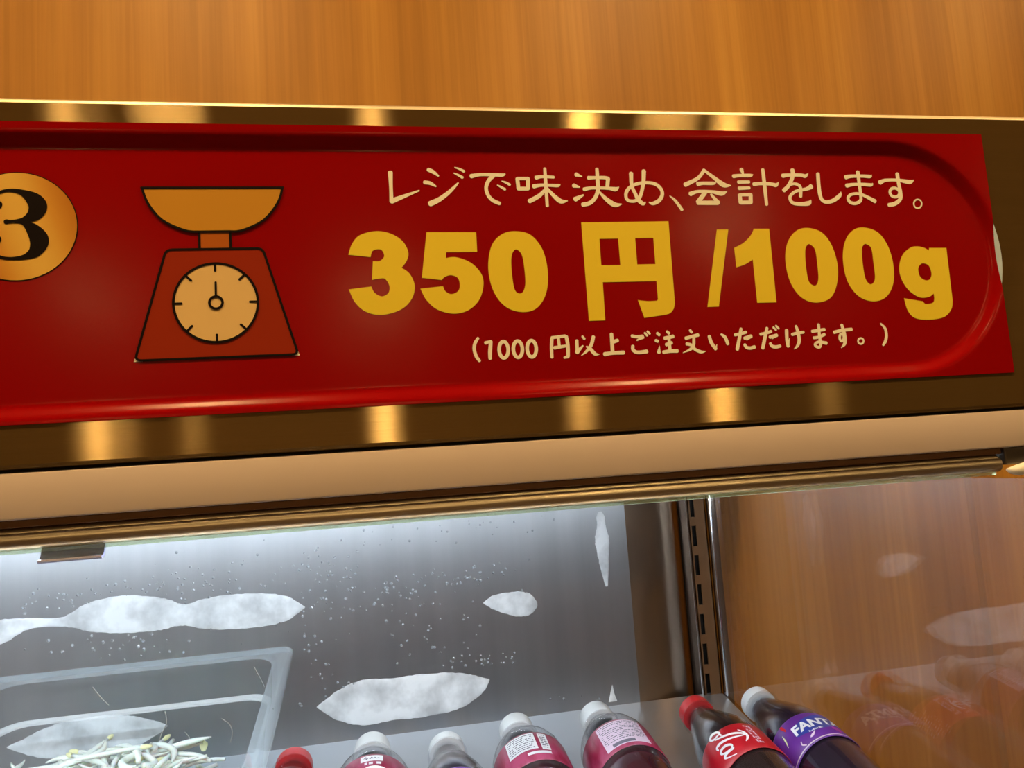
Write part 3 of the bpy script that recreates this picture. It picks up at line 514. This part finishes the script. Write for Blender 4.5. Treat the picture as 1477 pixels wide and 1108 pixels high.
# ------------------------------------------------------------------ bottles
def wrap(parts, r, v0, phi0=0.0):
    """flat 2D pieces (u around, v along, metres) laid on the bottle skin of radius r"""
    vs = []; fs = []
    for v, f in parts:
        b = len(vs)
        for u, h in v: a = phi0 + u / r; vs.append((r * math.sin(a), -r * math.cos(a), v0 + h))
        fs += [tuple(i + b for i in q) for q in f]
    return vs, fs
def grid(u0, u1, h0, h1, nu=24, nh=2):
    v = [(u0 + (u1 - u0) * i / nu, h0 + (h1 - h0) * j / nh) for j in range(nh + 1) for i in range(nu + 1)]
    return v, [(j * (nu + 1) + i, j * (nu + 1) + i + 1, (j + 1) * (nu + 1) + i + 1, (j + 1) * (nu + 1) + i) for j in range(nh) for i in range(nu)]
def text2d(body, size, offset=0.0, shear=0.0):
    cu = bpy.data.curves.new('t', 'FONT'); cu.body = body; cu.size = size; cu.offset = offset; cu.shear = shear; cu.align_x = 'CENTER'; cu.resolution_u = 3
    ob = bpy.data.objects.new('t', cu); COL.objects.link(ob); bpy.context.view_layer.update()
    me = ob.to_mesh(); bm = bmesh.new(); bm.from_mesh(me)
    bmesh.ops.triangulate(bm, faces=bm.faces); bmesh.ops.subdivide_edges(bm, edges=[e for e in bm.edges if e.calc_length() > size * .15], cuts=2); bmesh.ops.triangulate(bm, faces=bm.faces)
    bm.verts.index_update(); v = [(q.co.x, q.co.y) for q in bm.verts]; f = [tuple(q.index for q in fc.verts) for fc in bm.faces]; bm.free()
    ob.to_mesh_clear(); bpy.data.objects.remove(ob); bpy.data.curves.remove(cu)
    return v, f
def cap_mesh(z0, z1, r):
    n = 72; mb = MB(); pr = [(r * .90, z0), (r, z0 + .0006), (r, z1 - .0022), (r * .965, z1 - .0008), (r * .88, z1)]
    b = 0
    for k, (rr, z) in enumerate(pr):
        for i in range(n):
            a = 2 * math.pi * i / n; q = rr * (1 - (.018 if (i % 2 and 0 < k < 3) else 0)); mb.v.append((q * math.sin(a), -q * math.cos(a), z))
    for k in range(len(pr) - 1):
        for i in range(n): j = (i + 1) % n; mb.f.append((k * n + i, k * n + j, (k + 1) * n + j, (k + 1) * n + i))
    mb.f.append(tuple(range(n))[::-1]); mb.f.append(tuple(4 * n + i for i in range(n)))
    return mb
BR = .0290
def slender(): return [(.012, .002), (.024, .0), (.028, .004), (BR, .012), (BR, .030), (.0285, .040), (.0275, .055), (.0285, .070), (BR, .082), (BR, .1300), (.0282, .1390), (.0258, .1495), (.0220, .1610), (.0180, .1725), (.0150, .1815), (.0132, .1880), (.0125, .192)]
def stout(): return [(.012, .002), (.024, .0), (.0285, .004), (BR + .001, .012), (BR, .045), (BR + .001, .080), (BR + .001, .1425), (.0300, .1495), (.0276, .1580), (.0236, .1665), (.0190, .1740), (.0154, .1800), (.0138, .185)]
BOTTLE_Z = 0.208
def bottle(kind, pos, yaw, roll, label, capm):
    """local axis z from base to cap; pos = centre of the cap's far end"""
    e = empty('drink_bottle', (0, 0, 0), label, 'bottle', 'drink bottles lying on the rack')
    prof = slender() if kind in ('cola', 'grape') else stout()
    zn = prof[-1][1]
    autosmooth(MB().lathe(prof, 48).build('bottle_body', 'pet', e), 60)
    liq = {'cola': 'cola_liquid', 'grape': 'grape_liquid', 'berry': 'berry_liquid'}[kind]
    top = .1915 if kind != 'berry' else .1415
    lp = [(max(r - .0010, .001), z + (.001 if z < .003 else 0)) for r, z in prof if z <= top]
    (ra, za), (rb, zb_) = next((p, q) for p, q in zip(prof, prof[1:]) if p[1] <= top < q[1]); lp.append((ra + (rb - ra) * (top - za) / (zb_ - za) - .001, top))
    MB().lathe(lp, 48).build('drink', liq, e, True)
    ring = [(.0128, zn), (.0165, zn + .0004), (.0168, zn + .0014), (.0165, zn + .0024), (.0128, zn + .0028)]
    MB().lathe(ring, 40).build('neck_ring', 'pet', e, True)
    MB().lathe([(.0122, zn - .002), (.0122, BOTTLE_Z - .003)], 32).build('neck', 'pet', e, True)
    autosmooth(cap_mesh(zn + .0034, BOTTLE_Z, .0150).build('cap', capm, e), 35)
    R1 = BR + .0012
    if kind == 'berry': z0, z1 = .1010, .1430
    else: z0, z1 = .0880, .1265
    rr = R1 + (.0008 if kind == 'berry' else 0)
    lm = {'cola': 'label_red', 'grape': 'label_purple', 'berry': 'label_magenta'}[kind]
    lab = MB().lathe([(rr - .0006, z0), (rr, z0 + .0004), (rr, z1 - .003), (rr - .0012, z1)], 64, False).build('label', lm, e, True)
    return e, lab, rr, z0, z1
def put(e, pos, yaw, roll):
    sl_ = math.atan(SH_T); ax = Vector((math.sin(yaw) * math.cos(sl_), math.cos(yaw) * math.cos(sl_), math.sin(sl_)))
    x = Vector((math.cos(yaw), -math.sin(yaw), 0)); y = ax.cross(x)
    m = Matrix((x, y, ax)).transposed() @ Matrix.Rotation(roll, 3, 'Z')
    m = m.to_4x4(); m.translation = Vector(pos) - ax * BOTTLE_Z
    e.matrix_world = m
def on_label(name, lab, parts, rr, v0, phi, material, lift=.00015):
    v, f = wrap(parts, rr + lift, v0, phi); return obj(name, v, f, material, lab)
def dashes(u0, u1, h0, h1, rows, wd, seed, vertical=False):
    rnd = random.Random(seed); out = []
    for k in range(rows):
        h = h0 + (h1 - h0) * (k + .5) / rows; u = u0
        while u < u1:
            l = rnd.uniform(.0006, .003); e_ = min(u + l, u1)
            if rnd.random() < .85: out.append(grid(u, e_, h - wd / 2, h + wd / 2, 2, 1))
            u = e_ + rnd.uniform(.0003, .0010)
    return out
def rib(pts, s=.001): return ribbon([(a * s, b * s, c_ * s) for a, b, c_ in pts])
def cola(pos, yaw, roll, label):
    e, lab, rr, z0, z1 = bottle('cola', pos, yaw, roll, label, 'cap_red')
    zc = (z0 + z1) / 2
    # white script reading along the bottle: the tail end "la" of the word, with its long swash
    word = [[(-7, -1, 1.0), (-4.5, 4, 1.6), (-1.5, 11, 1.9), (1.5, 15, 1.5), (2.6, 12.5, 1.1), (.5, 6, 1.6), (-1.6, 0, 2.0), (-1.2, -3.4, 1.7), (1.2, -3.6, 1.0)],
            [(8.6, 3.2, 1.2), (6.0, 4.2, 1.5), (3.4, 1.6, 2.0), (3.2, -2.2, 1.9), (5.2, -3.6, 1.4), (7.6, -1.4, 1.2), (9.2, 4.0, 1.9), (8.8, -1.2, 2.0), (10, -3.4, 1.6), (12.4, -1.6, .9), (15, 3, .7)],
            [(-9.2, 3.6, 1.4), (-11.6, 2.2, 1.8), (-12.6, -1.2, 1.8), (-10.6, -3.4, 1.5), (-8.2, -1.2, 1.4), (-8.4, 2.6, 1.2), (-6.4, 3.4, 1.0)],
            [(-4, 13.5, .7), (0, 15.6, 1.4), (5, 15.4, 1.6), (9, 12.6, .8)]]
    S = [[(y_ * 1.35, -x_ * 1.25, w_ * 1.35) for x_, y_, w_ in p] for p in word]
    on_label('script_lettering', lab, [rib(p) for p in S], rr, zc + .003, -.72, 'ink_white')
    sm = [([(h_, u_) for u_, h_ in v_], [tuple(reversed(q_)) for q_ in f_]) for v_, f_ in dashes(-.013, .013, .0030, .0090, 3, .0015, 3)]
    on_label('small_print', lab, sm, rr, zc, -.02, 'label_pink')
    on_label('fine_print', lab, dashes(.0, .010, -.016, .016, 12, .0008, 5), rr, zc, .85, 'label_pink')
    put(e, pos, yaw, roll); return e
def grape(pos, yaw, roll, label):
    e, lab, rr, z0, z1 = bottle('grape', pos, yaw, roll, label, 'cap_white')
    on_label('blue_band', lab, [rib([(-17, -1, 9), (-8, .5, 17), (2, 2, 19), (12, 4, 17), (20, 6, 9)])], rr, z0 + .0195, .25, 'label_blue', .0001)
    on_label('brand_lettering', lab, [text2d('FANTA', .0135, .00050, .1)], rr, z0 + .0170, .28, 'ink_white', .00025)
    on_label('flavour_text', lab, dashes(-.006, .006, -.0010, .0010, 2, .0009, 9), rr, z0 + .0130, .12, 'ink_white', .0002)
    gr = []
    for k, (u, h) in enumerate([(0, 0), (2.6, .5), (5.1, 0), (1.2, 2.2), (3.8, 2.4), (1.4, -2.2), (4, -2.0), (2.7, -4.2)]): gr.append(fill([ellipse(u * .001, h * .001, .0015, .0015, 14)]))
    on_label('grape_picture', lab, gr, rr, z0 + .0105, .60, 'ink_grape', .0002)
    on_label('leaf_picture', lab, [rib([(-2, -6, .4), (0, 0, 1.5), (1, 6, .4)])], rr, z0 + .0230, -.70, 'sprout_yellow', .0002)
    on_label('red_mark', lab, [rib([(0, -3, 1.6), (-1, 3, 2.6)])], rr, z1 - .006, -.50, 'cap_red', .0002)
    on_label('white_drop', lab, [rib([(-2, -1, .4), (0, 0, 2.2), (3, 2, 1.4), (5, 4, .3)]), rib([(-9, -4, 1.2), (-11, -1, 1.2), (-10, 2, 1.0)])], rr, z0 + .0075, -.1, 'label_pink', .0002)
    on_label('edge_line', lab, [grid(-.045, .045, -.0006, .0006, 60, 1)], rr, z0 + .0016, 0, 'label_pink', .0002)
    put(e, pos, yaw, roll); return e
def berry(pos, yaw, roll, label, variant):
    e, lab, rr, z0, z1 = bottle('berry', pos, yaw, roll, label, 'cap_white')
    if variant == 'pink':       # large pale pink information panel
        p = on_label('information_panel', lab, [grid(-.0185, .0195, .004, .0380, 30, 2)], rr, z0, .05, 'label_pink')
        on_label('information_text', p, dashes(-.017, .018, .011, .0370, 11, .0009, 21), rr, z0, .05, 'ink_grey', .0003)
        on_label('barcode_strip', p, [grid(-.010, .009, .0050, .0090, 16, 1)], rr, z0, -.02, 'ink_grey', .0003)
    elif variant == 'white':    # white information box and smaller boxes
        p = on_label('information_panel', lab, [grid(-.0130, .0115, .0150, .0380, 24, 2)], rr, z0, -.06, 'label_white')
        on_label('information_text', p, dashes(-.0115, .010, .0165, .037, 8, .0010, 31), rr, z0, -.06, 'ink_grey', .0003)
        q = on_label('side_box', lab, [grid(.0145, .0215, .0135, .037, 8, 2)], rr, z0, -.06, 'label_white'); on_label('side_text', q, dashes(.0155, .0205, .015, .036, 7, .0012, 33), rr, z0, -.06, 'ink_grey', .0003)
        on_label('strip_box', lab, [grid(.003, .022, .0080, .0115, 12, 1)], rr, z0, -.1, 'label_white')
    else:                       # small white tag with script and cream band
        p = on_label('name_tag', lab, [grid(-.0085, .0085, .0300, .0375, 14, 1)], rr, z0, .02, 'label_white')
        on_label('tag_script', p, [rib([(-6, 0, .5), (-4.5, 2, .7), (-4, -1.5, .7), (-2.5, .6, .6), (-1, -1, .6), (0, 1.2, .7), (1, -.8, .6), (2.5, .8, .6), (3.5, -.8, .6), (5.5, .3, .5)])], rr, z0 + .0338, .02, 'ink_grey', .0003)
        on_label('tag_boxes', lab, [grid(-.0055, -.0035, .0255, .0285, 3, 1), grid(-.0022, .0008, .0255, .0285, 3, 1), grid(.0035, .0070, .0255, .0285, 3, 1)], rr, z0, .02, 'label_white')
        on_label('cream_band', lab, [rib([(-11, -3, 1), (-5, -.5, 5), (2, 0, 6), (9, -1.5, 4), (13, -4, 1)])], rr, z0 + .0200, .05, 'ink_cream', .0002)
    put(e, pos, yaw, roll); return e
cola((-.0764, .2891, 1.2668), .00, .3, 'red-capped dark cola bottle lying right beside the clear pan')
berry((-.0127, .2978, 1.2684), .00, 0, 'white-capped bottle with magenta label carrying a small white script tag', 'tag')
grape((.0492, .2823, 1.2656), .00, -2.4, 'white-capped dark purple soda bottle between two magenta-labelled bottles')
berry((.1125, .2984, 1.2685), .00, -.25, 'white-capped bottle with magenta label carrying a white information box', 'white')
berry((.1868, .3003, 1.2688), .00, -.15, 'white-capped bottle with magenta label and large pale pink text panel', 'pink')
cola((.2770, .2877, 1.2666), .00, .0, 'red-capped cola bottle with red label and white script, beside the grape soda')
grape((.3385, .2890, 1.2668), .00, -.30, 'white-capped grape soda bottle with purple label lying against the glass end panel')

# ------------------------------------------------------------------ clear food pan with bean sprouts
PAN = empty('food_pan', (0, 0, 0), 'clear plastic food pan holding bean sprouts, tilted in the display case', 'pan')
PW, PD, PH = .265, .235, .115
def rrect(hx, hy, r, z, n=8):
    out = []
    for cx, cy, a0 in ((hx - r, hy - r, 0), (-hx + r, hy - r, 90), (-hx + r, -hy + r, 180), (hx - r, -hy + r, 270)):
        for k in range(n + 1):
            a = math.radians(a0 + 90 * k / n); out.append((cx + r * math.cos(a), cy + r * math.sin(a), z))
    return out
def loft(loops, close_last=False):
    n = len(loops[0]); v = [p for lp in loops for p in lp]; f = []
    for k in range(len(loops) - 1):
        for i in range(n): j = (i + 1) % n; f.append((k * n + i, k * n + j, (k + 1) * n + j, (k + 1) * n + i))
    if close_last: f.append(tuple((len(loops) - 1) * n + i for i in range(n)))
    return v, f
hx, hy = PW / 2, PD / 2
rim = [rrect(hx - .0006, hy - .0006, .012, -.006), rrect(hx, hy, .012, -.0055), rrect(hx, hy, .012, -.001), rrect(hx - .001, hy - .001, .0115, 0), rrect(hx - .004, hy - .004, .011, .0002), rrect(hx - .005, hy - .005, .011, -.0008),
       rrect(hx - .012, hy - .012, .018, -.0006), rrect(hx - .0145, hy - .0145, .021, -.0008), rrect(hx - .0160, hy - .0160, .022, -.003)]
v, f = loft(rim); autosmooth(obj('rim', v, f, 'pan_rim', PAN), 50)
wl = [rrect(hx - .0160, hy - .0160, .022, -.003), rrect(hx - .0172, hy - .0172, .022, -.032), rrect(hx - .0176, hy - .0176, .022, -.036)]
v, f = loft(wl); autosmooth(obj('upper_wall', v, f, 'pan_clear', PAN), 50)
led = [rrect(hx - .0176, hy - .0176, .022, -.0355), rrect(hx - .0190, hy - .0190, .022, -.0365), rrect(hx - .0212, hy - .0212, .022, -.0372), rrect(hx - .0218, hy - .0218, .022, -.0390)]
v, f = loft(led); autosmooth(obj('stacking_ledge', v, f, 'pan_ledge_bright', PAN), 50)
wl = [rrect(hx - .0218, hy - .0218, .022, -.0390), rrect(hx - .028, hy - .028, .022, -.100), rrect(hx - .031, hy - .031, .022, -.111), rrect(hx - .038, hy - .038, .020, -.115)]
v, f = loft(wl, True); autosmooth(obj('lower_wall', v, f, 'pan_clear', PAN), 50)
TILT = math.radians(10)
MP = Matrix.Translation((-.2155, .378, 1.3445)) @ Matrix.Rotation(TILT, 4, 'X') @ Matrix.Translation((0, -hy, 0))
PAN.matrix_world = MP
HEAP = 1.2915
def heap(x, y):
    return HEAP + .010 * math.exp(-((x + .212) / .030) ** 2 - ((y - .262) / .05) ** 2) - 1.6 * max(0, abs(y - .262) - .03) ** 1.5 - .5 * max(0, x + .165) + .004 * math.exp(-((x + .31) / .03) ** 2)
def sprout_mesh(seed):
    rnd = random.Random(seed); n = 12; ln = rnd.uniform(.045, .065); k1 = rnd.choice((-1, 1)) * rnd.uniform(.6, 2.4); k2 = rnd.uniform(-1.2, 1.2); a = -k1 / 2; b = -k2 / 2; p = Vector((0, 0, 0)); pts = []
    for i in range(n):
        pts.append(p.copy()); a += k1 / n + rnd.uniform(-.12, .12); b += k2 / n; p = p + Vector((math.cos(a) * math.cos(b), math.sin(a) * math.cos(b), math.sin(b) * .6)) * ln / n
    c = sum(pts, Vector()) / n; pts = [q - c for q in pts]; r0 = rnd.uniform(.0017, .0025)
    rad = [r0 * (.25 + .75 * min(1, i / 3)) * (1 if i < n - 2 else .8) for i in range(n)]
    st = MB().tube(pts, rad, 8)
    t = (pts[-1] - pts[-2]).normalized(); hd = MB().tube([pts[-1] - t * .001, pts[-1] + t * .0015, pts[-1] + t * .004, pts[-1] + t * .0068, pts[-1] + t * .0085], [.0010, .0017, .0021, .0015, .0005], 8)
    return st, hd
SPROUT = [sprout_mesh(40 + k) for k in range(9)]
protos = []
for st, hd in SPROUT:
    o = st.build('bean_sprout', 'sprout_white', None, True); h = hd.build('bean_head', 'sprout_yellow', o, True) if len(protos) % 3 == 0 else None
    protos.append((o, h))
rnd = random.Random(3); used = set()
for k in range(84):
    o, h = protos[k % 9]
    if k % 9 in used:
        o2 = o.copy(); COL.objects.link(o2); 
        if h:
            h2 = h.copy(); COL.objects.link(h2); h2.parent = o2
        o = o2
    used.add(k % 9)
    x = rnd.uniform(-.300, -.150) if k % 3 else rnd.gauss(-.215, .022); y = rnd.uniform(.232, .315)
    o.rotation_euler = (rnd.uniform(-.35, .35), rnd.uniform(-.25, .25), rnd.uniform(0, 6.28))
    o.location = (x, y, heap(x, y) - rnd.uniform(0, .012)); tag(o, 'white bean sprout lying in the heap inside the clear food pan', 'bean sprout', 'bean sprouts in the clear pan')
mb = MB()
for k in range(150):          # the packed lower layers of the heap
    st, hd = SPROUT[k % 9]; x = rnd.uniform(-.300, -.150); y = rnd.uniform(.23, .32)
    m_ = Matrix.Translation((x, y, rnd.uniform(1.225, heap(x, y) - .010))) @ Matrix.Rotation(rnd.uniform(0, 6.28), 4, 'Z') @ Matrix.Rotation(rnd.uniform(-.2, .2), 4, 'X')
    mb.add([m_ @ Vector(q) for q in st.v], st.f)
o = mb.build('bean_sprout_heap', 'sprout_white', None, True); o['kind'] = 'stuff'; tag(o, 'packed lower layers of white bean sprouts filling the clear pan', 'bean sprouts')
# strands and a husk clinging to the inside of the pan's back wall
def pw(x, z): return MP @ Vector((x, hy - .0165 - (.0012 if z > -.036 else .0055 + (-z - .036) * .12), z))
for pts in ([(.020, -.040), (.021, -.050), (.016, -.060), (.013, -.070)], [(-.040, -.012), (-.034, -.022), (-.028, -.030)], [(.068, -.052), (.075, -.058), (.077, -.066), (.075, -.074)], [(.098, -.010), (.103, -.022), (.106, -.030)], [(.036, -.060), (.040, -.066), (.038, -.074)]):
    tag(MB().tube(catmull([tuple(pw(a, b)) for a, b in pts], False, 4), .00045, 6).build('sprout_root', 'root_grey', None, True), 'thin pale sprout root clinging to the back wall of the clear pan', 'sprout root', 'roots clinging to the pan')
c = pw(.052, -.074); a = [(c.x + .0035 * math.cos(t) * (1 + .2 * math.sin(3 * t)), c.y - .0008 * (1 + math.sin(2 * t)), c.z + .0048 * math.sin(t)) for t in [k * math.pi / 6 for k in range(12)]]
o = obj('bean_husk', a + [(c.x, c.y - .0022, c.z)] + [(p[0], p[1] + .0006, p[2]) for p in a], [(i, (i + 1) % 12, 12) for i in range(12)] + [(i, (i + 1) % 12, 13 + (i + 1) % 12, 13 + i) for i in range(12)] + [tuple(13 + i for i in range(12))[::-1]], 'sprout_yellow', None, True)
tag(o, 'small yellowish bean husk clinging to the back wall of the clear pan', 'bean husk')
